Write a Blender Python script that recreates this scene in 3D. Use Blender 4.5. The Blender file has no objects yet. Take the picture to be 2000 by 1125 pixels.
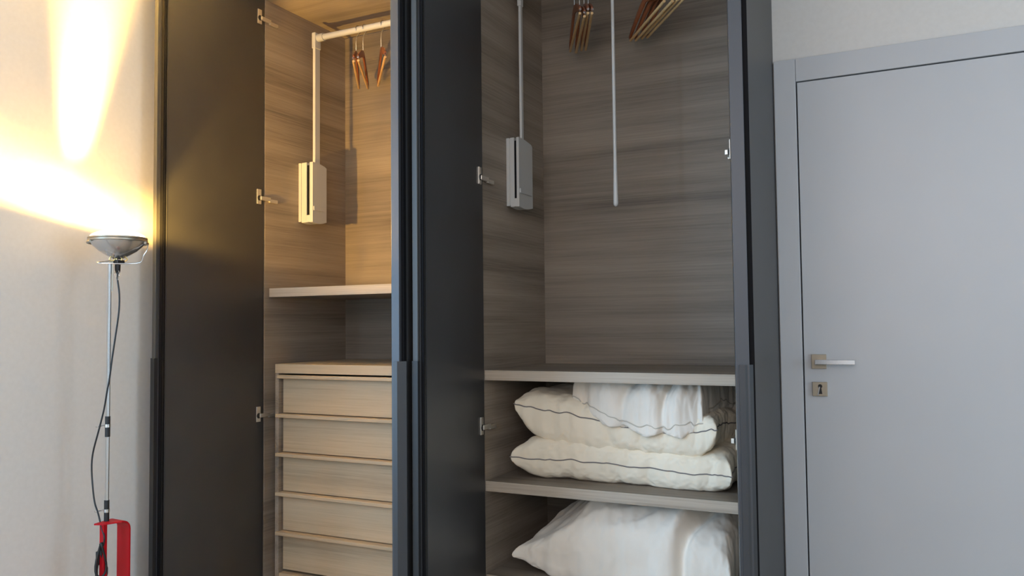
import bpy, bmesh, math, random
import numpy as np
from mathutils import Vector, Matrix

# ------------------------------------------------------------------ camera
FPX, YAW, PITCH, ROLL = 1600.737, -0.465535, 0.0447627, -0.0103767
EYE = Vector((0.0, -2.6, 1.2))
_f = Vector((math.sin(YAW) * math.cos(PITCH), math.cos(YAW) * math.cos(PITCH), math.sin(PITCH)))
_r0 = Vector((math.cos(YAW), -math.sin(YAW), 0))
_u0 = _r0.cross(_f)
_r = _r0 * math.cos(ROLL) + _u0 * math.sin(ROLL)
_u = -_r0 * math.sin(ROLL) + _u0 * math.cos(ROLL)
scene = bpy.context.scene
COL = scene.collection
cam_d = bpy.data.cameras.new('camera')
cam_d.sensor_width = 36
cam_d.lens = FPX / 2000 * 36
cam_d.clip_start = 0.02
cam = bpy.data.objects.new('camera', cam_d)
COL.objects.link(cam)
cam.matrix_world = Matrix(((_r.x, _u.x, -_f.x, EYE.x), (_r.y, _u.y, -_f.y, EYE.y),
                           (_r.z, _u.z, -_f.z, EYE.z), (0, 0, 0, 1)))
scene.camera = cam

# ------------------------------------------------------------------ light, exposure
vs = scene.view_settings
vs.view_transform = 'Standard'
vs.look = 'None'
vs.exposure = 0.15
vs.gamma = 1.0
vs.use_curve_mapping = False
world = bpy.data.worlds.new('world')
scene.world = world
world.use_nodes = True
world.node_tree.nodes['Background'].inputs[0].default_value = (0.55, 0.68, 1.0, 1)
world.node_tree.nodes['Background'].inputs[1].default_value = 0.6


def area_light(name, loc, look, sx, sy, power, color):
    d = bpy.data.lights.new(name, 'AREA')
    d.shape = 'RECTANGLE'
    d.size, d.size_y = sx, sy
    d.energy = power
    d.color = color
    o = bpy.data.objects.new(name, d)
    COL.objects.link(o)
    o.location = loc
    o.rotation_euler = (Vector(look) - Vector(loc)).to_track_quat('-Z', 'Y').to_euler()
    return o


# daylight standing in the two window openings of the room (left wall, right wall)
area_light('window_daylight_left', (-2.66, -2.45, 1.45), (0, -2.45, 1.45), 1.5, 1.9, 78, (.43, .70, 1))
for wy in (-1.45, -2.15):
    area_light('window_daylight_right', (4.06, wy, 1.45), (0, wy, 1.45), .5, 1.7, 28, (.60, .81, 1))
area_light('rear_fill_light', (.2, -3.84, 2.0), (.2, 0, 2.0), 2.6, 1.2, 36, (.97, .84, .76))  # added warm fill behind the camera, placed to brighten the wardrobe interior


# ------------------------------------------------------------------ pixel -> world
def ray(px, py):
    return _r * ((px - 1000) / FPX) - _u * ((py - 562.5) / FPX) + _f


def atY(px, py, Y):
    d = ray(px, py)
    return EYE + d * ((Y - EYE.y) / d.y)


def atX(px, py, X):
    d = ray(px, py)
    return EYE + d * ((X - EYE.x) / d.x)


# ------------------------------------------------------------------ materials
def new_mat(name, base=(.8, .8, .8), rough=.5, metal=0.0, spec=.5):
    m = bpy.data.materials.new(name)
    m.use_nodes = True
    b = m.node_tree.nodes['Principled BSDF']
    b.inputs['Base Color'].default_value = (*base, 1)
    b.inputs['Roughness'].default_value = rough
    b.inputs['Metallic'].default_value = metal
    b.inputs['Specular IOR Level'].default_value = spec
    return m


def add_noise(m, scale, detail, c0, c1, bump=0.0, vec=(1, 1, 1), rough_var=None):
    nt = m.node_tree
    n, l = nt.nodes, nt.links
    b = n['Principled BSDF']
    tc = n.new('ShaderNodeTexCoord')
    mp = n.new('ShaderNodeMapping')
    mp.inputs['Scale'].default_value = vec
    l.new(tc.outputs['Object'], mp.inputs['Vector'])
    ns = n.new('ShaderNodeTexNoise')
    ns.inputs['Scale'].default_value = scale
    ns.inputs['Detail'].default_value = detail
    l.new(mp.outputs[0], ns.inputs['Vector'])
    cr = n.new('ShaderNodeValToRGB')
    cr.color_ramp.elements[0].position = .3
    cr.color_ramp.elements[1].position = .7
    cr.color_ramp.elements[0].color = (*c0, 1)
    cr.color_ramp.elements[1].color = (*c1, 1)
    l.new(ns.outputs['Fac'], cr.inputs[0])
    l.new(cr.outputs[0], b.inputs['Base Color'])
    if bump:
        bp = n.new('ShaderNodeBump')
        bp.inputs['Strength'].default_value = bump
        bp.inputs['Distance'].default_value = .002
        l.new(ns.outputs['Fac'], bp.inputs['Height'])
        l.new(bp.outputs[0], b.inputs['Normal'])
    return m


def wood_mat(name, along, dark=(.115, .092, .071), mid=(.205, .168, .131), light=(.29, .241, .19), rough=.5, big=1.0):
    """grey-brown melamine, grain running along world axis `along` (0=X, 1=Y)."""
    m = new_mat(name, rough=rough, spec=.35)
    nt = m.node_tree
    n, l = nt.nodes, nt.links
    b = n['Principled BSDF']
    tc = n.new('ShaderNodeTexCoord')

    def noise(sa, sc, detail, rgh, dist):
        mp = n.new('ShaderNodeMapping')
        v = [sc, sc, sc]
        v[along] = sa
        mp.inputs['Scale'].default_value = v
        l.new(tc.outputs['Object'], mp.inputs['Vector'])
        t = n.new('ShaderNodeTexNoise')
        t.inputs['Scale'].default_value = 1
        t.inputs['Detail'].default_value = detail
        t.inputs['Roughness'].default_value = rgh
        t.inputs['Distortion'].default_value = dist
        l.new(mp.outputs[0], t.inputs['Vector'])
        return t.outputs['Fac']

    a = noise(.7 * big, 11 * big, 2, .5, .1)      # broad bands
    c = noise(1.8, 170, 3, .65, .0)       # streaks
    d = noise(10, 700, 2, .6, 0)         # fine fibres
    m1 = n.new('ShaderNodeMath'); m1.operation = 'MULTIPLY_ADD'
    m1.inputs[1].default_value = .30
    l.new(c, m1.inputs[0])
    m0 = n.new('ShaderNodeMath'); m0.operation = 'MULTIPLY'
    m0.inputs[1].default_value = .52
    l.new(a, m0.inputs[0])
    l.new(m0.outputs[0], m1.inputs[2])
    m2 = n.new('ShaderNodeMath'); m2.operation = 'MULTIPLY_ADD'
    m2.inputs[1].default_value = .18
    l.new(d, m2.inputs[0])
    l.new(m1.outputs[0], m2.inputs[2])
    cr = n.new('ShaderNodeValToRGB')
    e = cr.color_ramp.elements
    e[0].position, e[0].color = .34, (*dark, 1)
    e[1].position, e[1].color = .66, (*light, 1)
    x = e.new(.48); x.color = (*mid, 1)
    l.new(m2.outputs[0], cr.inputs[0])
    l.new(cr.outputs[0], b.inputs['Base Color'])
    bp = n.new('ShaderNodeBump')
    bp.inputs['Strength'].default_value = .12
    bp.inputs['Distance'].default_value = .001
    l.new(d, bp.inputs['Height'])
    l.new(bp.outputs[0], b.inputs['Normal'])
    return m


M = {}
M['wall'] = add_noise(new_mat('white_wall_paint', rough=.55), 60, 3, (.715, .695, .66), (.745, .725, .69), .03)
M['ceiling'] = new_mat('white_ceiling_paint', (.8, .8, .79), .8)
M['floor'] = wood_mat('oak_floor', 0, (.34, .26, .18), (.44, .35, .26), (.52, .43, .33), .4)
M['lacquer'] = add_noise(new_mat('white_lacquer', rough=.38), 3, 2, (.545, .562, .585), (.565, .582, .605))
M['woodX'] = wood_mat('grey_oak_melamine_grain_across', 0)
M['woodY'] = wood_mat('grey_oak_grain_deep_lightened', 1, (.155, .125, .097), (.275, .226, .178), (.385, .32, .255))  # same melamine in a lighter tone, light on the sides put into the colour
M['woodD'] = wood_mat('grey_oak_drawer_fronts', 0, (.35, .265, .170), (.49, .375, .245), (.60, .465, .31), big=1.0)
M['woodT'] = wood_mat('grey_oak_top_lamplit', 0, (.19, .155, .12), (.32, .265, .21), (.43, .36, .285))  # lighter copy of the melamine, lamp light on the top put into the colour
M['woodE'] = wood_mat('grey_oak_edge_band', 0, (.27, .225, .175), (.42, .355, .28), (.55, .47, .375))
M['char'] = add_noise(new_mat('charcoal_lacquer', rough=.40, spec=.55), 4, 2, (.036, .036, .037), (.042, .042, .043))
M['profile'] = new_mat('charcoal_profile', (.032, .034, .038), .4)
M['alu'] = new_mat('grey_anodised_edge', (.058, .062, .070), .42, .25)
M['edge2'] = new_mat('dark_grey_edge', (.055, .055, .053), .45)
M['grip2'] = new_mat('near_black_grip', (.016, .016, .017), .45)
M['groove'] = new_mat('black_groove', (.006, .006, .007), .7, spec=.1)
M['nickel'] = new_mat('nickel_hinge', (.80, .76, .68), .3, .8)
M['plate'] = new_mat('satin_nickel_plate', (.42, .37, .29), .42, .85)
M['chrome'] = new_mat('satin_chrome', (.68, .68, .68), .25, 1)
M['black'] = new_mat('black_plastic', (.012, .012, .013), .45)
M['red'] = new_mat('red_enamel', (.44, .003, .009), .45, spec=.25)
M['plastic'] = new_mat('light_grey_plastic', (.52, .52, .50), .42)
M['whiterod'] = new_mat('grey_white_rod', (.56, .56, .54), .35)
M['hang'] = wood_mat('reddish_hanger_wood', 1, (.13, .035, .014), (.22, .065, .025), (.30, .10, .04), .3)
M['bar'] = wood_mat('pale_hanger_bar_wood', 1, (.46, .27, .11), (.58, .36, .16), (.66, .44, .22), .35)
M['brass'] = new_mat('brass_terminal', (.8, .6, .25), .3, 1)
M['glass_bowl'] = new_mat('mirrored_reflector', (.62, .61, .60), .22, .9)


def emit_mat(name, col, s):
    m = new_mat(name, (.9, .9, .85), .2)
    b = m.node_tree.nodes['Principled BSDF']
    b.inputs['Emission Color'].default_value = (*col, 1)
    b.inputs['Emission Strength'].default_value = s
    return m


M['lens'] = emit_mat('lit_lens_glass', (1.0, .88, .62), 3.0)


def fabric(name, base, base2):
    m = new_mat(name, base, .85, spec=.2)
    nt = m.node_tree
    n, l = nt.nodes, nt.links
    b = n['Principled BSDF']
    b.inputs['Sheen Weight'].default_value = .15
    tc = n.new('ShaderNodeTexCoord')
    t = n.new('ShaderNodeTexNoise'); t.inputs['Scale'].default_value = 9; t.inputs['Detail'].default_value = 4
    l.new(tc.outputs['Object'], t.inputs['Vector'])
    cr = n.new('ShaderNodeValToRGB')
    cr.color_ramp.elements[0].position, cr.color_ramp.elements[0].color = .3, (*base2, 1)
    cr.color_ramp.elements[1].position, cr.color_ramp.elements[1].color = .7, (*base, 1)
    l.new(t.outputs['Fac'], cr.inputs[0])
    l.new(cr.outputs[0], b.inputs['Base Color'])
    w = n.new('ShaderNodeTexNoise'); w.inputs['Scale'].default_value = 16; w.inputs['Detail'].default_value = 5
    w.inputs['Distortion'].default_value = .5
    w.noise_type = 'RIDGED_MULTIFRACTAL'
    l.new(tc.outputs['Object'], w.inputs['Vector'])
    bp = n.new('ShaderNodeBump'); bp.inputs['Strength'].default_value = .3; bp.inputs['Distance'].default_value = .010
    l.new(w.outputs['Fac'], bp.inputs['Height'])
    l.new(bp.outputs[0], b.inputs['Normal'])
    return m


M['cream'] = fabric('cream_cotton', (.91, .81, .645), (.85, .75, .585))
M['white_cloth'] = fabric('white_cotton', (.87, .80, .70), (.80, .73, .63))
M['grey_pipe'] = new_mat('grey_piping', (.20, .18, .17), .8)
M['cream_pipe'] = new_mat('cream_piping', (.55, .50, .42), .8)


# ------------------------------------------------------------------ objects
def origin(o):
    v = Vector((0, 0, 0))
    while o is not None:
        v += o.location
        o = o.parent
    return v


def thing(name, loc, label=None, cat=None, group=None, kind=None):
    o = bpy.data.objects.new(name, None)
    o.empty_display_size = .05
    COL.objects.link(o)
    o.location = loc
    if label: o['label'] = label
    if cat: o['category'] = cat
    if group: o['group'] = group
    if kind: o['kind'] = kind
    return o


def obj(name, bm, mat, parent=None, label=None, smooth=False, kind=None):
    bm.normal_update()
    me = bpy.data.meshes.new(name)
    if parent is not None:
        bmesh.ops.translate(bm, vec=-origin(parent), verts=bm.verts)
    bm.to_mesh(me)
    bm.free()
    mats = mat if isinstance(mat, (list, tuple)) else [mat]
    for q in mats:
        me.materials.append(q)
    if smooth:
        me.shade_smooth()
        me.set_sharp_from_angle(angle=math.radians(38))
    o = bpy.data.objects.new(name, me)
    COL.objects.link(o)
    o.parent = parent
    if label: o['label'] = label
    if kind: o['kind'] = kind
    return o


def box(bm, x0, x1, y0, y1, z0, z1, bev=0.0, mi=0, xf=None, seg=2):
    r = bmesh.ops.create_cube(bm, size=1)
    for v in r['verts']:
        v.co = Vector((x0 + (v.co.x + .5) * (x1 - x0), y0 + (v.co.y + .5) * (y1 - y0), z0 + (v.co.z + .5) * (z1 - z0)))
    fs = {f for v in r['verts'] for f in v.link_faces}
    vsx = set(r['verts'])
    if bev:
        es = {e for v in r['verts'] for e in v.link_edges}
        q = bmesh.ops.bevel(bm, geom=list(es), offset=bev, segments=seg, affect='EDGES', profile=.5)
        fs = set(q['faces']) | {f for f in fs if f.is_valid}
        vsx = {v for f in fs for v in f.verts}
    for f in fs:
        f.material_index = mi
    if xf:
        for v in vsx:
            v.co = xf(v.co)
    return bm


def BM():
    return bmesh.new()


def tube(bm, pts, rad, seg=10, caps=True, mi=0, closed=False):
    pts = [Vector(p) for p in pts]
    n = len(pts)
    rads = rad if isinstance(rad, (list, tuple)) else [rad] * n
    rings = []
    up = None
    for i, p in enumerate(pts):
        if closed:
            t = pts[(i + 1) % n] - pts[i - 1]
        elif i == 0: t = pts[1] - p
        elif i == n - 1: t = p - pts[i - 1]
        else: t = (pts[i + 1] - p).normalized() + (p - pts[i - 1]).normalized()
        t.normalize()
        if up is None:
            up = Vector((0, 0, 1)) if abs(t.z) < .9 else Vector((0, 1, 0))
        a = t.cross(up)
        if a.length < 1e-5: a = t.cross(Vector((1, 0, 0)))
        a.normalize()
        b = a.cross(t).normalized()
        up = b
        rings.append([bm.verts.new(p + (a * math.cos(2 * math.pi * k / seg) + b * math.sin(2 * math.pi * k / seg)) * rads[i]) for k in range(seg)])
    m = n if closed else n - 1
    for i in range(m):
        A, B = rings[i], rings[(i + 1) % n]
        for k in range(seg):
            f = bm.faces.new((A[k], A[(k + 1) % seg], B[(k + 1) % seg], B[k]))
            f.material_index = mi
    if caps and not closed:
        bm.faces.new(rings[0]).material_index = mi
        bm.faces.new(rings[-1][::-1]).material_index = mi
    bmesh.ops.recalc_face_normals(bm, faces=bm.faces)
    return bm


def smooth_pts(pts, per=6):
    P = [Vector(p) for p in pts]
    out = []
    for i in range(len(P) - 1):
        p0, p1, p2, p3 = P[max(i - 1, 0)], P[i], P[i + 1], P[min(i + 2, len(P) - 1)]
        for k in range(per):
            t = k / per
            out.append(.5 * ((2 * p1) + (p2 - p0) * t + (2 * p0 - 5 * p1 + 4 * p2 - p3) * t * t + (3 * p1 - p0 - 3 * p2 + p3) * t ** 3))
    out.append(P[-1])
    return out


def lathe(bm, c, prof, seg=40, mi=0):
    """prof: list of (r, z) from bottom to top about the vertical through c."""
    rings = []
    for r, z in prof:
        if r < 1e-6:
            rings.append([bm.verts.new((c[0], c[1], z))])
        else:
            rings.append([bm.verts.new((c[0] + r * math.cos(2 * math.pi * k / seg), c[1] + r * math.sin(2 * math.pi * k / seg), z)) for k in range(seg)])
    for A, B in zip(rings, rings[1:]):
        for k in range(seg):
            k2 = (k + 1) % seg
            if len(A) == 1 and len(B) == 1: continue
            if len(A) == 1: f = bm.faces.new((A[0], B[k2], B[k]))
            elif len(B) == 1: f = bm.faces.new((A[k], A[k2], B[0]))
            else: f = bm.faces.new((A[k], A[k2], B[k2], B[k]))
            f.material_index = mi
    bmesh.ops.recalc_face_normals(bm, faces=bm.faces)
    return bm


def prism(bm, poly, axis, a, b, mi=0):
    """extrude a 2-D polygon along axis: 'z' -> poly in (x,y)."""
    def mk(p, t):
        return {'z': (p[0], p[1], t), 'y': (p[0], t, p[1]), 'x': (t, p[0], p[1])}[axis]
    A = [bm.verts.new(mk(p, a)) for p in poly]
    B = [bm.verts.new(mk(p, b)) for p in poly]
    n = len(poly)
    fs = [bm.faces.new(A), bm.faces.new(B[::-1])]
    for k in range(n):
        fs.append(bm.faces.new((A[k], B[k], B[(k + 1) % n], A[(k + 1) % n])))
    for f in fs: f.material_index = mi
    bmesh.ops.recalc_face_normals(bm, faces=bm.faces)
    return bm


# ------------------------------------------------------------------ room shell
ZF, ZC = 0.0, 2.72
XL, XR, YB, YR = -2.60, 4.02, 0.58, -3.8
T = .12


def struct(name, bm, mat):
    return obj(name, bm, mat, None, kind='structure')


struct('floor', box(BM(), XL - T, XR + T, YR - T, YB + T, ZF - .1, ZF), M['floor'])
struct('ceiling', box(BM(), XL - T, XR + T, YR - T, YB + T, ZC, ZC + .1), M['ceiling'])
# back wall with the opening of the room door
b = box(BM(), XL - T, -.455, YB, YB + T, ZF, ZC)
box(b, .455, XR + T, YB, YB + T, ZF, ZC)
box(b, -.455, .455, YB, YB + T, 2.135, ZC)
struct('wall_back', b, M['wall'])
# left wall with a window opening (outside the frame)
b = box(BM(), XL - T, XL, -1.7, YB, ZF, ZC)
box(b, XL - T, XL, YR, -3.2, ZF, ZC)
box(b, XL - T, XL, -3.2, -1.7, ZF, .5)
box(b, XL - T, XL, -3.2, -1.7, 2.4, ZC)
struct('wall_left', b, M['wall'])
b = box(BM(), XR, XR + T, -1.2, YB, ZF, ZC)
box(b, XR, XR + T, YR, -2.4, ZF, ZC)
box(b, XR, XR + T, -1.9, -1.7, ZF, ZC)
for y0, y1 in ((-2.4, -1.9), (-1.7, -1.2)):
    box(b, XR, XR + T, y0, y1, ZF, .6)
    box(b, XR, XR + T, y0, y1, 2.3, ZC)
struct('wall_right', b, M['wall'])
b = box(BM(), XL - T, -1.1, YR - T, YR, ZF, ZC)  # rear wall, its opening made for the added fill light
box(b, 1.5, XR + T, YR - T, YR, ZF, ZC)
box(b, -1.1, 1.5, YR - T, YR, ZF, 1.4)
box(b, -1.1, 1.5, YR - T, YR, 2.6, ZC)
struct('wall_rear', b, M['wall'])
b = box(BM(), .50, XR, YB - .014, YB, ZF, .08, .002)
struct('baseboard_back', b, M['lacquer'])
struct('baseboard_left', box(BM(), XL, XL + .014, YR, .0, ZF, .08, .002), M['lacquer'])

# room door: casing, leaf, lever handle, key plate
D = thing('door_1', (0, YB, 0), 'white flush room door with lever handle right of the wardrobe', 'door', kind='structure')
obj('casing_post', box(BM(), -.480, -.403, YB - .014, YB + .03, 0, 2.178, .0015), M['lacquer'], D)
obj('casing_post', box(BM(), .403, .487, YB - .014, YB + .03, 0, 2.178, .0015), M['lacquer'], D)
obj('casing_head', box(BM(), -.402, .402, YB - .014, YB + .03, 2.092, 2.178, .0015), M['lacquer'], D)
b = box(BM(), -.404, -.384, YB + .02, YB + .06, 0, 2.10)
box(b, .384, .404, YB + .02, YB + .06, 0, 2.10)
box(b, -.404, .404, YB + .02, YB + .06, 2.08, 2.10)
obj('door_stop', b, M['groove'], D)
obj('leaf', box(BM(), -.398, .398, YB - .010, YB + .018, .006, 2.0875, .001), M['lacquer'], D)
yf = YB - .010
hd = obj('handle', box(BM(), -.372, -.321, yf - .009, yf, 1.029, 1.081, .0012), M['plate'], D, 'square satin nickel rosette')
b = tube(BM(), [(-.347, yf - .009, 1.055), (-.347, yf - .042, 1.055)], .0085, 16)
box(b, -.356, -.222, yf - .055, yf - .041, 1.0465, 1.0635, .0015)
obj('lever', b, M['chrome'], hd, 'flat satin chrome lever')
kp = obj('key_plate', box(BM(), -.371, -.320, yf - .009, yf, .930, .981, .0012), M['plate'], D, 'square satin nickel key plate')
b = BM()
prism(b, [(-.3515, .938), (-.3375, .938), (-.3405, .960)] + [(-.3445 + .0075 * math.cos(math.radians(a)), .966 + .0075 * math.sin(math.radians(a))) for a in range(-30, 211, 30)] + [(-.3490, .960)], 'y', yf - .0096, yf - .008)
obj('keyhole', b, M['black'], kp)
b = BM()
prism(b, [(-.3545, .934), (-.3505, .934), (-.3445, .962), (-.3475, .966)], 'y', yf - .0105, yf - .0094)
obj('keyhole_cover', b, M['chrome'], kp)

# ------------------------------------------------------------------ wardrobes
ZT = 2.61


def door_part(parent, hx, hy, fx, fy, side, strip, groove, hinges, name='door'):
    """A tall door leaf standing open. (hx,hy) inner face at the hinge, (fx,fy) inner face at the free edge.
    side=+1: outer face lies towards +X (right-hand leaf), -1 towards -X (left-hand leaf)."""
    h = Vector((hx, hy, 0))
    d = Vector((fx - hx, fy - hy, 0))
    L = d.length
    d.normalize()
    nrm = Vector((-d.y, d.x, 0))
    if nrm.x * side < 0: nrm = -nrm
    xf = lambda c: h + d * c.x + nrm * c.y + Vector((0, 0, c.z))
    z0, z1 = .085, 2.66
    ZG = 1.092
    t = .022
    leaf = obj(name, box(BM(), 0, L - .016, 0, t, z0, z1, .0012, xf=xf), M['char'], parent)
    s0, s1 = strip
    obj('edge_profile', box(BM(), L - .028, L, s0, s1, z0, z1, .0012, xf=xf), M['alu'] if side > 0 else M['edge2'], leaf)
    g0, g1 = groove
    obj('groove_profile', box(BM(), L - .028, L - .012, min(g0, g1), max(g0, g1), z0, z1, .0008, xf=xf), M['groove'], leaf, 'black shadow groove')
    if side < 0:
        obj('edge_bead', box(BM(), L - .032, L - .0295, -.0012, .002, z0, z1, xf=xf), M['profile'], leaf)
        obj('edge_bead', box(BM(), L - .0125, L - .0105, s0 - .005, s0 - .001, z0, z1, xf=xf), M['profile'], leaf)
    # grip: angled profile over the lower part of the free edge
    if side > 0:
        lo = s0 + .008
        poly = [(L - .02, lo), (L + .005, lo), (L + .005, lo + .0145), (L - .013, lo + .037), (L - .017, lo + .034), (L - .004, lo + .018), (L - .02, lo + .018)]
    else:
        lo, hi = s0 - .001, s1 + .004
        poly = [(L - .02, lo), (L + .004, lo), (L + .005, hi - .004), (L - .001, hi), (L - .02, hi)]
    b = BM()
    prism(b, poly, 'z', z0, ZG)
    for v in b.verts: v.co = xf(v.co)
    bmesh.ops.recalc_face_normals(b, faces=b.faces)
    obj('grip_profile', b, M['profile'] if side > 0 else M['grip2'], leaf, 'dark grip profile along the lower door edge')
    # hinges: flange on the leaf, arm reaching to the wardrobe side
    sx = -1 if side > 0 else 1          # direction from side panel into the wardrobe
    for z in hinges:
        b = BM()
        box(b, .018, .040, -.004, .0005, z - .031, z + .031, .0008, xf=xf)
        tube(b, [xf(Vector((.029, -.0035, z - .006))), xf(Vector((.029, -.0055, z - .006)))], .011, 14, mi=1)
        px = hx + sx * .006
        box(b, px - .005, px + .005, hy - .026, hy + .03, z - .014, z + .002, .0015)
        box(b, px - .007, px + .003, hy + .026, hy + .074, z - .018, z - .004, .0015)
        obj('hinge', b, [M['nickel'], M['black']], leaf, 'bright nickel hinge')
    return leaf


def carcass(W, x0, x1):
    """two sides (wood inside), back, top, bottom and plinth."""
    p = .020
    for a, c in ((x0, x0 + p), (x1 - p, x1)):
        obj('side_panel', box(BM(), a + .0004, c - .0004, 0, .556, .09, ZT, .0008), M['woodY'], W)
    obj('back_panel', box(BM(), x0 + p, x1 - p, .537, .550, .10, ZT - .02), M['woodX'], W)
    obj('top_panel', box(BM(), x0 + p, x1 - p, .002, .536, ZT - .018, ZT, .0006), M['woodT'], W)
    obj('bottom_panel', box(BM(), x0 + p, x1 - p, .002, .536, .09, .112, .0006), M['woodX'], W)
    obj('plinth', box(BM(), x0 + .002, x1 - .002, .03, .05, 0, .088), M['char'], W)


WL = thing('wardrobe', (-1.964, .28, 0), 'charcoal wardrobe unit with drawers inside, nearer the red floor lamp', 'wardrobe')
WR = thing('wardrobe', (-.964, .28, 0), 'charcoal wardrobe unit with white pillows on its shelves, next to the white door', 'wardrobe')
carcass(WL, -2.486, -1.442)
carcass(WR, -1.442, -.486)
sh = obj('shelf', box(BM(), -2.452, -1.464, .0135, .535, 1.326, 1.3625, .0006), M['woodX'], WL)
obj('edge_band', box(BM(), -2.452, -1.464, .012, .0135, 1.326, 1.3625, .0005), M['woodE'], sh)
for z0, z1 in ((1.0015, 1.0375), (.6065, .6425), (.277, .313)):
    sh = obj('shelf', box(BM(), -1.4215, -.5065, .0030, .535, z0, z1, .0006), M['woodX'], WR)
    obj('edge_band', box(BM(), -1.4215, -.5065, .0015, .0030, z0, z1, .0005), M['woodE'], sh)
door_part(WL, -2.466, -.006, -2.476, -.522, -1, (.018, .036), (0, .018), (2.508, 1.745, .842))
door_part(WL, -1.472, -.006, -1.444, -.522, +1, (-.014, .014), (.014, .023), (2.508, 1.745, .842))
door_part(WR, -1.4185, -.006, -1.374, -.482, -1, (.014, .032), (0, .014), (2.50, 1.737, .842))
door_part(WR, -.531, -.006, -.407, -.471, +1, (-.026, .008), (.008, .022), (2.50, 1.737, .842))
# outer cheek of the right unit (charcoal) and filler to the left wall
obj('end_panel', box(BM(), -.4858, -.4835, 0.0, .578, .0, ZT + .05), M['char'], WR)
obj('filler_strip', box(BM(), XL + .002, -2.487, .01, .03, 0, ZT + .04), M['char'], WL)

# drawer insert standing inside the left unit
DI = thing('drawer_insert', (-1.95, .27, .112), 'grey oak drawer insert with five lipped drawers inside the wardrobe', 'drawers')
dx0, dx1, dy = -2.424, -1.475, .018
obj('top_panel', box(BM(), dx0, dx1, dy, .53, 1.0085, 1.0465, .001), M['woodD'], DI)
for a, c in ((dx0, dx0 + .019), (dx1 - .019, dx1)):
    obj('side_panel', box(BM(), a, c, dy + .001, .53, .115, 1.008, .001), M['woodY'], DI)
obj('back_panel', box(BM(), dx0 + .02, dx1 - .02, .50, .515, .115, 1.008), M['woodX'], DI)
obj('base_panel', box(BM(), dx0 + .0192, dx1 - .0192, dy + .004, .50, .115, .19), M['woodD'], DI)
for k in range(5):
    zt = 1.2 - .195 - .1605 * k - .0035
    zb = zt - .1605 + .0035
    b = box(BM(), dx0 + .026, dx1 - .026, dy + .020, dy + .034, zb, zt - .012, .0008)
    dr = obj('drawer', b, M['woodD'], DI)
    b = BM()
    prism(b, [(dy - .012, zt - .0125), (dy - .012, zt - .002), (dy - .010, zt), (dy + .034, zt), (dy + .034, zt - .0118), (dy - .009, zt - .0145)], 'x', dx0 + (.021 if k == 0 else .012), dx1 - .021)
    obj('drawer_lip', b, M['woodD'], dr, 'projecting finger lip')
    obj('drawer_box', box(BM(), dx0 + .035, dx1 - .035, dy + .0345, .49, zb + .01, zt - .03), M['woodY'], dr)


# ------------------------------------------------------------------ pull-down clothes lifts
def housing_bm(x_side, sgn, y0, y1, z0, z1, w):
    """Housing fixed on a side panel at x_side, reaching w along sgn; the slot opens towards -Y."""
    b = BM()
    X = lambda t: x_side + sgn * t
    bp = .017                               # back plate thickness
    def bx(a, c, *r, **k):
        box(b, min(X(a), X(c)), max(X(a), X(c)), *r, **k)
    bx(.0006, bp - .003, y0, y1 - .01, z0, z1, bev=.001)
    bx(bp - .004, bp + .002, y0 + .004, y1 - .012, z0 + .002, z1 - .002)
    # body: two cheeks with a slot between, closed at the bottom by a rounded foot
    s0, s1 = bp + (w - bp) * .46, bp + (w - bp) * .72
    n = 7
    def cheek(a, c):
        prof = [(y0, z1), (y0, z0 - .004)]
        prof += [(y0 + (y1 - y0) * t, z0 - .004 - .010 * math.sin(math.pi * min(t * 1.25, 1) * .5) + .016 * t * t) for t in [i / n for i in range(1, n + 1)]]
        prof += [(y1, z1 - .016), (y1 - .012, z1 - .010), (y0 + (y1 - y0) * .45, z1 - .002)]
        vs_a = [b.verts.new((X(a), p[0], p[1])) for p in prof]
        vs_c = [b.verts.new((X(c), p[0], p[1])) for p in prof]
        b.faces.new(vs_a); b.faces.new(vs_c[::-1])
        for i in range(len(prof)):
            j = (i + 1) % len(prof)
            b.faces.new((vs_a[i], vs_c[i], vs_c[j], vs_a[j]))
    cheek(bp + .0015, s0)
    cheek(s1, w)
    bx(s0 - .0005, s1 + .0005, y0 + .0005, y1 - .03, z0 - .003, z0 + .028)
    bx(s0 - .0005, s1 + .0005, y0 + .004, y1 - .02, z0 + .027, z1 - .012, mi=1)  # black filler just inside the slot, its shade put in as colour
    bmesh.ops.recalc_face_normals(b, faces=b.faces)
    return b, (X((s0 + s1) / 2)), X(w)


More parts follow.
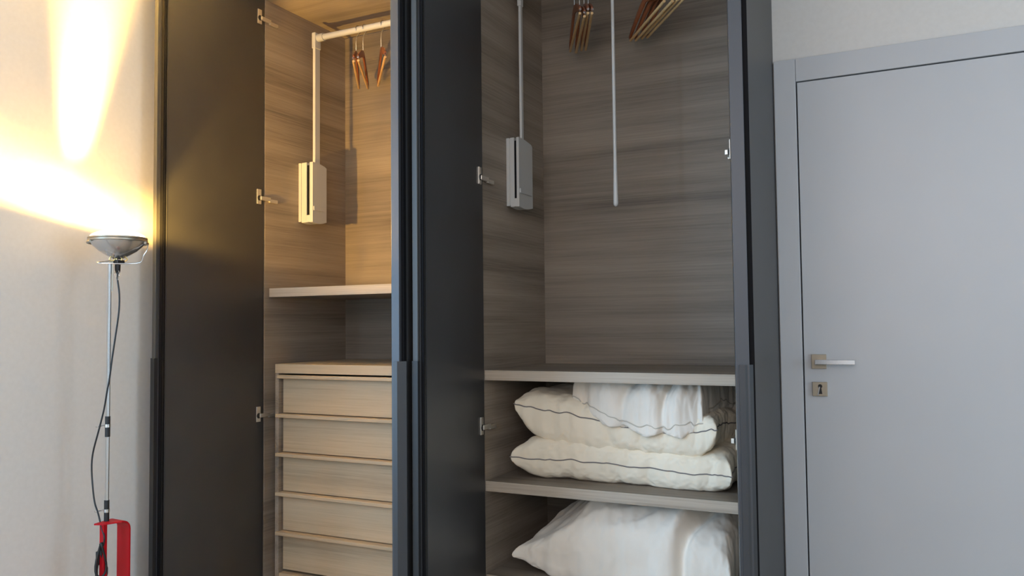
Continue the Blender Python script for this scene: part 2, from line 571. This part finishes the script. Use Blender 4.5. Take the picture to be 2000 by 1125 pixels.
def lift(name, label, xa, xb, y0, y1, z0, z1, wl, zr, yr, lit_arm_w, pull=None, arm_y=None):
    Tn = thing(name, ((xa + xb) / 2, yr, z0), label, 'clothes lift')
    ax = []
    for xs, sg in ((xa, 1), (xb, -1)):
        b, xc, xw = housing_bm(xs, sg, y0, y1, z0, z1, wl)
        hs = obj('housing', b, [M['plastic'], M['groove']], Tn)
        bb = box(BM(), min(xw - .0002 * sg, xw + sg * .005), max(xw - .0002 * sg, xw + sg * .005), y0 + .004, y1 - .018, z0 + .048, z0 + .066, .0006)
        obj('housing_badge', bb, M['plastic'], hs)
        ya = arm_y
        b = box(BM(), xc - lit_arm_w[0] / 2, xc + lit_arm_w[0] / 2, ya - lit_arm_w[1] / 2, ya + lit_arm_w[1] / 2, z1 - .10, zr + .004, .002)
        box(b, xc - lit_arm_w[0] / 2 - .003, xc + lit_arm_w[0] / 2 + .003, ya - lit_arm_w[1] / 2 - .004, ya + lit_arm_w[1] / 2 + .003, zr - .05, zr + .022, .003)
        obj('arm', b, M['whiterod'], Tn)
        ax.append(xc)
    for q0, q1 in ((ax[0] + .006, ax[0] + .044), (ax[1] - .006, ax[1] - .044)):
        obj('rail_socket', tube(BM(), [(q0, yr, zr), (q1, yr, zr)], .0175, 18), M['plastic'], Tn, smooth=True)
    obj('rail', tube(BM(), [(ax[0] + .02, yr, zr), (ax[1] - .02, yr, zr)], .0135, 18), M['whiterod'], Tn, smooth=True)
    if pull:
        a, c = Vector(pull[0]), Vector(pull[1])
        n = 14
        pts, rr = [], []
        for i in range(n + 1):
            t = i / n
            pts.append(a.lerp(c, t))
            rr.append(.0062 + (.0032 * max(0, (t - .82) / .18)))
        e = (c - a).normalized()
        pts += [c + e * .006, c + e * .010]
        rr += [.0078, .0035]
        b = tube(BM(), pts, rr, 14)
        box(b, a.x - .012, a.x + .012, yr - .02, yr + .02, zr - .022, zr + .022, .005)
        obj('pull_rod', b, M['whiterod'], Tn, 'long thin grey pull rod hanging down', smooth=True)
    return Tn


lift('wardrobe_lift', 'pale pull-down clothes rail with side housings above the drawers', -2.466, -1.462, .207, .300, 1.664, 1.926, .081, 2.498, .262, (.014, .034), arm_y=.262)
lift('wardrobe_lift', 'pull-down clothes rail with hanging pull rod above the pillow shelves', -1.422, -.506, .191, .312, 1.655, 1.918, .055, 2.498, .252, (.010, .018), pull=((-.993, .225, 2.49), (-.992, .225, 1.637)), arm_y=.25)


# ------------------------------------------------------------------ clothes hangers
def hanger(near, far, rail_y, rail_z, label, group, drop=.0):
    """wooden suit hanger: near / far are the two arm ends."""
    near, far = Vector(near), Vector(far)
    mid = (near + far) / 2
    H = thing('clothes_hanger', (mid.x, rail_y, rail_z), label, 'hanger', group)
    d = (far - near).normalized()
    w = Vector((d.y, -d.x, 0)).normalized()
    L = (far - near).length / 2
    zend = mid.z
    apex = zend + .098
    P = lambda s, z, o=0: Vector((mid.x, mid.y, 0)) + d * s + w * o + Vector((0, 0, z))
    # shoulder board: swept flat section following a boomerang curve
    b = BM()
    N = 14
    rings = []
    for i in range(-N, N + 1):
        t = i / N
        a = abs(t)
        zc = apex - .012 - (.098 - .012 - .008) * (a ** 1.25)
        hh = .016 - .006 * a ** 2          # half height
        tt = .0052 if a < .9 else .0052 - .0015 * (a - .9) / .1
        if a > .93: hh *= 1 - .35 * (a - .93) / .07
        s = t * L
        bow = -.010 * (1 - a) * 0
        ring = []
        for k in range(8):
            ang = 2 * math.pi * (k + .5) / 8
            cx, cz = math.cos(ang), math.sin(ang)
            ring.append(b.verts.new(P(s, zc + hh * max(-1, min(1, cz * 1.25)), bow + tt * max(-1, min(1, cx * 1.25)))))
        rings.append(ring)
    for A, B in zip(rings, rings[1:]):
        for k in range(8):
            b.faces.new((A[k], A[(k + 1) % 8], B[(k + 1) % 8], B[k]))
    b.faces.new(rings[0]); b.faces.new(rings[-1][::-1])
    bmesh.ops.recalc_face_normals(b, faces=b.faces)
    obj('shoulder_board', b, M['hang'], H, smooth=True)
    obj('trouser_bar', tube(BM(), [P(-L + .012, zend - .004), P(L - .012, zend - .004)], .0052, 10), M['bar'], H, 'pale wood trouser bar', smooth=True)
    for s in (-L + .004, L - .004):
        e = -1 if s < 0 else 1
        obj('end_stud', tube(BM(), [P(s - .002 * e, zend + .006), P(s + .004 * e, zend + .006)], .0042, 10), M['chrome'], H, smooth=True)
    # hook over the rail
    R = .0165
    zc = rail_z
    pts = [P(0, apex - .004), P(0, zc - R - .03)]
    # ring around the rail in the plane of (rail normal Y, Z)
    for a in range(-60, 215, 18):
        r = math.radians(a)
        pts.append(Vector((mid.x, rail_y + R * math.cos(r) * 1.0, zc + R * math.sin(r))))
    obj('hook', tube(BM(), smooth_pts(pts, 3), .0021, 8), M['chrome'], H, 'thin chrome hook', smooth=True)
    return H


gl = 'wooden hangers above the drawers'
gr = 'wooden hangers left of the pull rod'
gs = 'wooden hangers right of the pull rod'
RZ = 2.498
hanger((-2.065, .08, 2.296), (-2.295, .42, 2.296), .262, RZ, 'brown wooden hanger above the drawers, leftmost of three', gl)
hanger((-2.034, .07, 2.292), (-2.251, .43, 2.292), .262, RZ, 'brown wooden hanger above the drawers, middle of three', gl)
hanger((-1.908, .084, 2.291), (-2.186, .416, 2.291), .262, RZ, 'brown wooden hanger above the drawers, rightmost and tilted the other way', gl)
for i, (a, c, s) in enumerate((((-1.062, .058, 2.306), (-1.268, .438, 2.306), 'first'),
                               ((-1.055, .06, 2.306), (-1.253, .44, 2.306), 'first'),
                               ((-1.041, .067, 2.295), (-1.224, .433, 2.295), 'second'),
                               ((-1.026, .062, 2.302), (-1.203, .438, 2.302), 'third'),
                               ((-1.012, .065, 2.300), (-1.184, .435, 2.300), 'last'))):
    if i == 0: continue
    hanger(a, c, .252, RZ, 'dark wooden hanger left of the pull rod, %s of its four from the left' % s, gr)
for a, c, s in (((-.753, .081, 2.300), (-.993, .419, 2.300), 'leftmost of the tight trio'),
                ((-.725, .084, 2.296), (-.971, .416, 2.296), 'middle one of the tight trio'),
                ((-.706, .086, 2.300), (-.946, .416, 2.300), 'last of the tight trio'),
                ((-.685, .086, 2.299), (-.925, .414, 2.299), 'set apart, rightmost of all')):
    hanger(a, c, .252, RZ, 'wooden hanger right of the pull rod, %s' % s, gs)


# ------------------------------------------------------------------ floor lamp
LX, LY = -2.338, -.80
ZL = 1.486                                  # rim height
LP = thing('floor_lamp', (-2.325, -.82, 0), 'lit floor lamp with chrome pole, upturned headlamp and red base', 'lamp')
top = []
# reflector bowl
prof = [(.0, ZL - .060), (.012, ZL - .060), (.020, ZL - .056), (.034, ZL - .048), (.056, ZL - .034), (.074, ZL - .017), (.084, ZL - .003), (.086, ZL),
        (.082, ZL), (.070, ZL - .016), (.052, ZL - .031), (.030, ZL - .044), (.0, ZL - .050)]
bowl = obj('reflector', lathe(BM(), (LX, LY), prof, 48), M['glass_bowl'], LP, smooth=True)
prof = [(.0862, ZL - .004), (.0895, ZL - .002), (.0895, ZL + .003), (.0875, ZL + .0045), (.0895, ZL + .006), (.0890, ZL + .010), (.0855, ZL + .0105), (.0845, ZL + .004), (.0862, ZL - .004)]
obj('rim_ring', lathe(BM(), (LX, LY), prof, 48), M['plate'], LP, smooth=True)
prof = [(.0840, ZL + .008)] + [(.0840 * math.cos(a), ZL + .009 + .026 * math.sin(a)) for a in [i * math.pi / 2 / 8 for i in range(1, 9)]]
prof[-1] = (0, ZL + .035)
obj('lens', lathe(BM(), (LX, LY), prof, 40), M['lens'], LP, 'glowing glass lens', smooth=True)
A = lambda x, y, Y=LY: atY(x, y, Y)
# side clips on the rim and the bent wire cradle
b = BM()
vd = Vector((LX, LY + 2.6, 0)).normalized()
hr = Vector((vd.y, -vd.x, 0))
for s in (1, -1):
    c = Vector((LX, LY, ZL - .006)) + hr * (.0885 * s)
    pts = []
    for k in range(7):
        a = math.radians(-26 + 52 * k / 6)
        q = hr * (s * math.cos(a)) + vd * math.sin(a)
        pts.append(Vector((LX, LY, ZL - .007)) + q * .0885)
    obj('rim_clip', tube(BM(), pts, .0045, 8), M['plate'], LP, smooth=True)
q = lambda u, v, z: Vector((LX, LY, 0)) + hr * u + vd * v + Vector((0, 0, z))
zc = ZL - .072
pts = [q(.090, 0, ZL - .010), q(.086, -.004, ZL - .028), q(.076, -.006, ZL - .046), q(.070, -.01, zc + .006), q(.055, -.014, zc - .001), q(.02, -.02, zc - .003), q(-.03, -.022, zc - .004), q(-.058, -.014, zc - .002), q(-.050, .004, zc + .002), q(-.018, .014, zc + .008), q(0, .012, zc + .010)]
obj('wire_cradle', tube(BM(), smooth_pts(pts, 5), .0019, 8), M['chrome'], LP, smooth=True)
# socket: black block, brass terminals, plug and twin leads
sk = obj('socket', box(BM(), LX - .017, LX + .017, LY - .014, LY + .014, ZL - .076, ZL - .063, .002), M['black'], LP)
b = tube(BM(), [q(.0, -.004, ZL - .078), q(.0, -.004, ZL - .098), q(.001, -.004, ZL - .108)], [.009, .0085, .004], 12)
obj('plug', b, M['black'], sk, smooth=True)
b = BM()
for u, v in ((-.016, -.008), (.004, -.012), (.020, -.004)):
    pts = [q(u + .008 * math.cos(a), v, ZL - .060 + .006 * math.sin(a)) for a in [i * math.pi / 5 for i in range(10)]]
    obj('terminal', tube(BM(), pts, .0022, 6, closed=True), M['brass'], sk, smooth=True)
# pole in three lengths with black grips and wire rings
pole = [atY(212.6, 512, -.828), atY(209.5, 1016, -.828)]
pb = Vector((pole[0].x, pole[0].y, .58))
pt = Vector((pole[0].x, pole[0].y, ZL - .074))
for v in (pb, pt): v.x = (pole[0].x + pole[1].x) / 2
PX = pb.x
b = tube(BM(), [pb, pt], .0062, 6)
obj('pole', b, M['chrome'], LP)
b = tube(BM(), [(PX + .008, -.824, ZL - .072), (PX + .008, -.824, ZL - .165)], .0018, 8)
tube(b, [(PX, -.828, ZL - .076), (PX + .010, -.824, ZL - .072), q(-.02, .0, zc)], .0032, 8)
obj('cradle_bracket', b, M['plate'], LP, smooth=True)
zz = lambda y: atY(210, y, -.828).z
for y0, y1, yr in ((813, 853, 832), (977, 1018, 998)):
    g = obj('pole_grip', tube(BM(), [(PX, -.828, zz(y1)), (PX, -.828, zz(y0))], .0078, 14), M['black'], LP, 'black sleeve on the pole', smooth=True)
    z = zz(yr)
    b = tube(BM(), [(PX, -.828, z - .004), (PX, -.828, z + .006)], .0088, 14)
    pts = [(PX, -.838, z + .003), (PX - .012, -.838, z + .002), (PX - .034, -.842, z - .004), (PX - .040, -.838, z - .003), (PX - .030, -.831, z - .002), (PX - .012, -.824, z + .002), (PX, -.820, z + .003)]
    tube(b, smooth_pts(pts, 4), .0016, 6)
    obj('cable_ring', b, M['chrome'], g, smooth=True)
# red steel base: tongue-shaped top plate bending down into a wide rear leg, slim front leg
b = BM()
zt = .590
def ribbon(sec):
    """sec: list of (left point, right point) lofted into a 5 mm plate."""
    prevs = None
    for (l, r, n) in sec:
        l, r, n = Vector(l), Vector(r), Vector(n)
        ring = [b.verts.new(l), b.verts.new(r), b.verts.new(r - n * .005), b.verts.new(l - n * .005)]
        if prevs:
            for k in range(4):
                b.faces.new((prevs[k], prevs[(k + 1) % 4], ring[(k + 1) % 4], ring[k]))
        else:
            b.faces.new(ring)
        prevs = ring
    b.faces.new(prevs[::-1])
R = .030
sec = [((-2.346, -.868, zt), (-2.318, -.856, zt), (0, 0, 1)), ((-2.358, -.800, zt), (-2.297, -.806, zt), (0, 0, 1))]
for k in range(1, 7):
    a = math.pi / 2 * k / 6
    yy = -.800 + R * math.sin(a)
    sec.append(((-2.359, yy, zt - R + R * math.cos(a)), (-2.296, yy - .004, zt - R + R * math.cos(a)), (0, math.sin(a), math.cos(a))))
sec.append(((-2.359, -.770, .055), (-2.296, -.774, .055), (0, 1, 0)))
ribbon(sec)
bmesh.ops.recalc_face_normals(b, faces=b.faces)
bs = obj('base_frame', b, M['red'], LP, 'red enamelled steel frame')
b = box(BM(), PX - .009, PX + .010, -.846, -.832, .035, zt - .0045, .0015)
obj('front_leg', b, M['red'], bs)
b = box(BM(), -2.41, -2.25, -.90, -.72, .006, .034, .004)
box(b, -2.36, -2.29, -.80, -.755, .03, .06, .003)
obj('foot_plate', b, M['red'], bs)
for dx_ in (-2.40, -2.26):
    for dy_ in (-.89, -.73):
        obj('rubber_foot', box(BM(), dx_ - .008, dx_ + .008, dy_ - .008, dy_ + .008, 0, .007), M['black'], bs)
# cable: twin leads from the plug, down across the pole to the coil on the base
S = [(230, 532), (229.5, 545), (233, 575), (232, 610), (225, 660), (219, 700), (214, 738)]
c1 = [atY(x, y, -.85) for x, y in S] + [atY(209, 765, -.85)] + [atY(x, y, -.845) for x, y in ((203, 800), (193, 840), (182, 882), (179, 912), (181, 950), (185, 982), (192, 1004), (198, 1030), (203.5, 1048), (202, 1066))]
obj('cable', tube(BM(), smooth_pts(c1, 5), .0026, 8), M['black'], LP, smooth=True)
for s in (-4.2, 4.2):
    obj('twin_lead', tube(BM(), smooth_pts([atY(228.5 + s * .9, 529, -.84), atY(228.5 + s, 536, -.85), atY(229.3 + s * .35, 544, -.85), atY(230, 550, -.85)], 4), .0013, 6), M['chrome'], LP, smooth=True)
b = BM()
for k, (cx, cy, ru, rv) in enumerate(((197, 1094, .013, .052), (195.5, 1098, .010, .046), (199, 1100, .012, .058), (196, 1106, .009, .044))):
    c = atY(cx, cy, -.853 + .006 * k)
    tube(b, [c + hr * (ru * math.cos(a)) + Vector((0, -.006 * math.sin(2 * a), rv * math.sin(a))) for a in [i * 2 * math.pi / 20 for i in range(20)]], .0034, 7, closed=True)
c = atY(197, 1071, -.85)
tube(b, [c + Vector((0, 0, -.02)), c + Vector((-.002, 0, .012)), c + Vector((.008, 0, .016))], .0042, 8)
obj('cable_coil', b, M['black'], LP, smooth=True)
obj('cable_cleat', box(BM(), PX - .014, PX - .007, -.856, -.842, .455, .50, .003), M['black'], LP)

# the lamp's own light: bulb just above the lens, with the beam pattern of its prismatic glass
ld = bpy.data.lights.new('headlamp_bulb', 'POINT')
ld.energy = 1.0
ld.shadow_soft_size = .022
ld.color = (1, 1, 1)
ld.use_nodes = True
nt = ld.node_tree
n, l = nt.nodes, nt.links
em = n['Emission']


def math_node(op, a, b_=None, c=None, clamp=False):
    m = n.new('ShaderNodeMath')
    m.operation = op
    m.use_clamp = clamp
    for i, v in enumerate((a, b_, c)):
        if v is None: continue
        if hasattr(v, 'default_value') or hasattr(v, 'links'): l.new(v, m.inputs[i])
        else: m.inputs[i].default_value = v
    return m.outputs[0]


def sstep(x, lo, hi):
    m = n.new('ShaderNodeMapRange')
    m.interpolation_type = 'SMOOTHSTEP'
    l.new(x, m.inputs['Value'])
    m.inputs['From Min'].default_value, m.inputs['From Max'].default_value = lo, hi
    m.inputs['To Min'].default_value, m.inputs['To Max'].default_value = 0, 1
    return m.outputs['Result']


tc = n.new('ShaderNodeTexCoord')
sp = n.new('ShaderNodeSeparateXYZ')
l.new(tc.outputs['Normal'], sp.inputs[0])
dxo, dyo, dzo = sp.outputs
# height above the slightly tilted beam plane
tz = math_node('ADD', math_node('ADD', math_node('MULTIPLY', dxo, .13), math_node('MULTIPLY', dyo, .16)), dzo)
base_ = math_node('MULTIPLY_ADD', math_node('MULTIPLY', sstep(tz, -.05, .10), math_node('SUBTRACT', 1, sstep(dzo, .80, .97))), 8.0, .5)
room = sstep(math_node('ADD', math_node('MULTIPLY', dxo, .6), math_node('MULTIPLY', dyo, .8)), .32, .62)
high = math_node('MULTIPLY_ADD', math_node('MAXIMUM', dyo, 0.0), .42, dzo)
band = math_node('SUBTRACT', 1, sstep(math_node('SUBTRACT', high, math_node('MULTIPLY', room, .95)), .41, .76))
band = math_node('MULTIPLY', sstep(tz, -.06, .12), band)
ratio = math_node('ABSOLUTE', math_node('SUBTRACT', math_node('DIVIDE', dyo, math_node('MAXIMUM', dzo, .05)), .11))
colm = math_node('MULTIPLY', sstep(dzo, .66, .90), math_node('SUBTRACT', 1, sstep(ratio, .04, .23)))
beam = sstep(dzo, .955, .985)
tot = math_node('MULTIPLY', base_, 1.1)
# uneven rays thrown by the ribs of the lens
rm = n.new('ShaderNodeMapping')
rm.inputs['Scale'].default_value = (9, 9, 3)
l.new(tc.outputs['Normal'], rm.inputs['Vector'])
rn = n.new('ShaderNodeTexNoise')
rn.inputs['Scale'].default_value = 1.0
rn.inputs['Detail'].default_value = 2
l.new(rm.outputs[0], rn.inputs['Vector'])
streak = rn.outputs['Fac']
tot = math_node('ADD', tot, math_node('MULTIPLY', math_node('MULTIPLY', band, 68.0), math_node('MULTIPLY_ADD', streak, 1.1, .45)))
tot = math_node('ADD', tot, math_node('MULTIPLY', colm, 640.0))
tot = math_node('ADD', tot, math_node('MULTIPLY', beam, 3400.0))
em.inputs['Color'].default_value = (1.0, .56, .11, 1)
l.new(tot, em.inputs['Strength'])
lo = bpy.data.objects.new('headlamp_bulb', ld)
COL.objects.link(lo)
lo.location = (LX, LY, ZL + .050)


# ------------------------------------------------------------------ pillows (cloth inflated once, then laid on the shelves)
def inflate(W, H, nx, ny, press, frames, seed, bend=.05, tens=20):
    rnd = random.Random(seed)
    vs_, idx = [], {}
    for side in (1, -1):
        for j in range(ny + 1):
            for i in range(nx + 1):
                e = i in (0, nx) or j in (0, ny)
                if e and side == -1: continue
                idx[(side, i, j)] = len(vs_)
                if e: idx[(-1, i, j)] = len(vs_)
                vs_.append(((i / nx - .5) * W, (j / ny - .5) * H, 0 if e else side * (.004 + .004 * rnd.random())))
    fs = []
    for side in (1, -1):
        for j in range(ny):
            for i in range(nx):
                qd = [idx[(side, i, j)], idx[(side, i + 1, j)], idx[(side, i + 1, j + 1)], idx[(side, i, j + 1)]]
                fs.append(qd if side == 1 else qd[::-1])
    me = bpy.data.meshes.new('inflating')
    me.from_pydata(vs_, [], fs)
    o = bpy.data.objects.new('inflating', me)
    COL.objects.link(o)
    m = o.modifiers.new('cloth', 'CLOTH')
    s = m.settings
    s.quality = 4
    s.mass = .15
    s.tension_stiffness = s.compression_stiffness = tens
    s.shear_stiffness = 5
    s.bending_stiffness = bend
    s.use_pressure = True
    s.uniform_pressure_force = press
    s.effector_weights.gravity = 0
    s.air_damping = 3
    m.collision_settings.use_collision = False
    m.point_cache.frame_start, m.point_cache.frame_end = 1, frames + 1
    for f in range(1, frames + 1): scene.frame_set(f)
    ev = o.evaluated_get(bpy.context.evaluated_depsgraph_get())
    P = np.array([v.co[:] for v in ev.data.vertices])
    bpy.data.objects.remove(o)
    bpy.data.meshes.remove(me)
    scene.frame_set(1)
    seam = [idx[(1, i, 0)] for i in range(nx + 1)] + [idx[(1, nx, j)] for j in range(1, ny + 1)] + [idx[(1, i, ny)] for i in range(nx - 1, -1, -1)] + [idx[(1, 0, j)] for j in range(ny - 1, 0, -1)]
    return P, fs, seam


def net_eval(net, s, t):
    """net[row t][col s] of control points, Catmull-Rom in both directions; s,t in 0..1."""
    net = np.array(net, float)

    def cr(P, u):
        m = P.shape[0]
        x = np.clip(u, 0, 1) * (m - 1)
        i = np.minimum(x.astype(int), m - 2)
        f = (x - i)[:, None]
        k = lambda q: np.clip(q, 0, m - 1)
        ar = np.arange(len(u))
        g = lambda q: P[k(q), ar] if P.ndim == 3 else P[k(q)]
        p0, p1, p2, p3 = g(i - 1), g(i), g(i + 1), g(i + 2)
        return .5 * (2 * p1 + (p2 - p0) * f + (2 * p0 - 5 * p1 + 4 * p2 - p3) * f ** 2 + (3 * p1 - p0 - 3 * p2 + p3) * f ** 3)
    rows = np.array([cr(net[r], s) for r in range(net.shape[0])])   # rows x N x 3
    return cr(rows, t)


def drape(s, t, h):
    z = np.zeros_like(s)
    for c0, sl, w, a in ((.16, .5, .035, -.016), (.30, .25, .06, .012), (.44, .75, .028, -.018), (.58, -.35, .045, .012), (.70, .4, .024, -.020), (.80, .1, .04, .014), (.90, -.3, .022, -.014)):
        z += a * np.exp(-((s - (c0 + sl * (t - .15))) / w) ** 2)
    out = np.zeros((len(s), 3))
    out[:, 1] = -z * (t < .45) * np.abs(h) ** .5 * 1.2
    out[:, 2] = z * .5 * np.sign(h) * np.abs(h)
    return out


def crease(s, t, h):
    z = -.030 * np.exp(-((s - (.70 + .34 * t)) / .03) ** 2) * (t < .7) + .012 * np.exp(-((s - (.64 + .34 * t)) / .04) ** 2)
    out = np.zeros((len(s), 3))
    out[:, 2] = z * (h > 0) * np.minimum(h * 2, 1)
    out[:, 1] = -z * .8 * (t < .4)
    return out


def pillow(name, label, sim, net, thick, mat, pipe=None, wr=None, seed=0, clampz=None, flat=.5, group=None, extra=None):
    P, fs, seam = sim
    mx, mn = P.max(0), P.min(0)
    s = (P[:, 0] - mn[0]) / (mx[0] - mn[0])
    t = (P[:, 1] - mn[1]) / (mx[1] - mn[1])
    h = P[:, 2] / (mx[2] - mn[2]) * 2
    h = np.sign(h) * np.abs(h) ** flat               # fuller sides than a balloon
    Q = net_eval(net, s, t)
    tk = thick(s, t) if callable(thick) else thick
    lo_hi = np.where(h > 0, tk[0], tk[1]) if isinstance(tk, tuple) else tk / 2
    Q[:, 2] += h * lo_hi
    if wr is not None: Q += wr(s, t, h)
    if clampz:
        Q[:, 2] = np.maximum(Q[:, 2], clampz[0])
        if clampz[1]: Q[:, 2] = np.minimum(Q[:, 2], clampz[1])
    c = Q.mean(0)
    base = Vector((c[0], c[1], Q[:, 2].min()))
    b = BM()
    vv = [b.verts.new(p) for p in Q]
    for f in fs: b.faces.new([vv[i] for i in f])
    bmesh.ops.recalc_face_normals(b, faces=b.faces)
    tg = thing(name, base, label, 'pillow', group)
    o = obj('cover', b, mat, tg, smooth=False)
    o.data.shade_smooth()
    sd = o.modifiers.new('smooth', 'SUBSURF')
    sd.levels = sd.render_levels = 1
    if pipe:
        pts = [Vector(Q[i]) for i in seam]
        cen = Vector(c)
        pp = []
        m = len(pts)
        for i in range(m):
            p = (pts[i - 1] + pts[i] * 2 + pts[(i + 1) % m]) / 4
            out = (p - cen); out.z = 0
            pp.append(p + out.normalized() * .0015)
        obj('piping', tube(BM(), pp, .0021, 7, closed=True), pipe, tg, 'thin piping cord round the seam', smooth=True)
    return tg


rng = np.random.RandomState(5)


def waves(n, smin, smax, amp, seed):
    r = np.random.RandomState(seed)
    ks = r.uniform(smin, smax, n); an = r.uniform(0, 2 * np.pi, n); ph = r.uniform(0, 6.28, n); am = r.uniform(.4, 1, n) * amp
    def f(s, t, h):
        z = np.zeros_like(s)
        for k, a, p, m in zip(ks, an, ph, am):
            u = k * (s * 1.6 * np.cos(a) + t * np.sin(a)) + p
            z += m * (1 - np.abs(np.sin(u)) ** .7)       # sharp creases
        return z
    return f


simA = inflate(.86, .56, 96, 62, 4, 30, 1)
simB = inflate(.84, .58, 96, 66, 3, 26, 7, bend=.02)


def mk_wr(seed, amp, smin=4, smax=11, n=6, puck=.003, pf=38):
    f1 = waves(n, smin, smax, amp, seed)
    f2 = waves(7, 16, 42, amp * .75, seed + 50)
    m2 = waves(4, 2, 5, .5, seed + 70)
    f = lambda s, t, h: f1(s, t, h) + f2(s, t, h) * np.clip(m2(s, t, h), .15, 1.3)
    r = np.random.RandomState(seed + 100)
    ph = r.uniform(0, 6.28, 8)
    def g(s, t, h):
        z = f(s, t, h)
        # puckers running in from the seam
        def edge(u, d, k):
            w = u + .012 * np.sin(23 * u + ph[k])
            return np.sin(pf * 6.28 / 6 * w * (1.6 if k < 2 else 1) + ph[k + 2] + 1.3 * np.sin(9 * w)) * np.exp(-d / .09) * np.clip(d / .03, 0, 1)
        pk = edge(s, t, 0) + edge(s, 1 - t, 1) + edge(t, s, 2) + edge(t, 1 - s, 3)
        out = np.zeros((len(s), 3))
        k = np.sign(h) * np.minimum(np.abs(h) * 1.5, 1)
        out[:, 2] = z * k + pk * puck * np.sign(h)
        out[:, 1] = -z * np.abs(h) * .4 - pk * puck * (t < .25)
        return out
    return g


def sst(x, a, b):
    u = np.clip((x - a) / (b - a), 0, 1)
    return u * u * (3 - 2 * u)


# bottom pillow of the middle compartment: flat, grey piping
zs = .6425
netB = [[(-1.365, .085, zs + .077), (-1.15, .075, zs + .073), (-.93, .070, zs + .064), (-.72, .070, zs + .058), (-.565, .085, zs + .064)],
        [(-1.36, .30, zs + .072), (-1.15, .30, zs + .078), (-.93, .30, zs + .074), (-.72, .30, zs + .072), (-.55, .30, zs + .072)],
        [(-1.37, .515, zs + .08), (-1.15, .52, zs + .08), (-.93, .52, zs + .078), (-.72, .52, zs + .078), (-.55, .515, zs + .085)]]
pillow('pillow', 'flat cream pillow with grey piping at the bottom of the middle stack', simA, netB,
       lambda s, t: (.082 - .014 * sst(s, .2, .5) * (1 - sst(s, .75, .95)), .078 + 0 * s), M['cream'], M['grey_pipe'], mk_wr(3, .0065, 4, 12, 7), clampz=(zs + .001, None), flat=.62)
# middle pillow: left end raised, seam sagging along the front
netM = [[(-1.352, .095, zs + .272), (-1.16, .075, zs + .236), (-.95, .065, zs + .200), (-.76, .070, zs + .186), (-.61, .085, zs + .212)],
        [(-1.33, .30, zs + .285), (-1.13, .30, zs + .262), (-.93, .30, zs + .215), (-.75, .30, zs + .20), (-.60, .30, zs + .215)],
        [(-1.30, .51, zs + .27), (-1.12, .52, zs + .255), (-.93, .52, zs + .22), (-.75, .52, zs + .20), (-.545, .50, zs + .185)]]
pillow('pillow', 'cream pillow with grey piping in the middle of the stack, its left corner raised', simA, netM,
       lambda s, t: (.050 + 0 * s, .150 - .055 * sst(s, .25, .65)), M['cream'], M['grey_pipe'], mk_wr(11, .007, 4, 12, 8), flat=.62)
# top pillow: crumpled, pressed up under the shelf
netT = [[(-1.135, .13, zs + .300), (-1.02, .082, zs + .238), (-.88, .060, zs + .200), (-.76, .066, zs + .198), (-.66, .10, zs + .228)],
        [(-1.11, .30, zs + .31), (-1.0, .30, zs + .285), (-.87, .30, zs + .28), (-.75, .30, zs + .28), (-.63, .30, zs + .285)],
        [(-1.08, .50, zs + .30), (-.98, .51, zs + .29), (-.86, .51, zs + .28), (-.74, .51, zs + .27), (-.595, .47, zs + .235)]]
pillow('pillow', 'crumpled white pillow on top of the stack, pressed under the shelf', simB, netT, (.135, .016), M['white_cloth'], M['cream_pipe'], (lambda q: lambda s, t, h: q(s, t, h) + drape(s, t, h))(mk_wr(21, .010, 4, 11, 8, .0012)), clampz=(zs + .1, 1.000), flat=.55)
# lower compartment: big pillow in its case
zl = .313
netP = [[(-1.350, .055, zl + .062), (-1.14, .050, zl + .050), (-.93, .045, zl + .052), (-.72, .050, zl + .045), (-.565, .045, zl + .030)],
        [(-1.27, .28, zl + .135), (-1.12, .28, zl + .15), (-.93, .28, zl + .15), (-.72, .28, zl + .15), (-.545, .28, zl + .13)],
        [(-1.20, .50, zl + .17), (-1.10, .52, zl + .18), (-.93, .52, zl + .18), (-.72, .52, zl + .18), (-.54, .50, zl + .16)]]
pillow('pillow', 'plump white pillow in a plain case, alone on the lowest visible shelf', simB, netP,
       lambda s, t: (.025 + .125 * sst(s, 0, .42), .02 + .10 * sst(s, 0, .3)), M['white_cloth'], None, (lambda q: lambda s, t, h: q(s, t, h) + crease(s, t, h))(mk_wr(33, .009, 3, 10, 9, .005)), clampz=(zl + .001, .605), flat=.6)
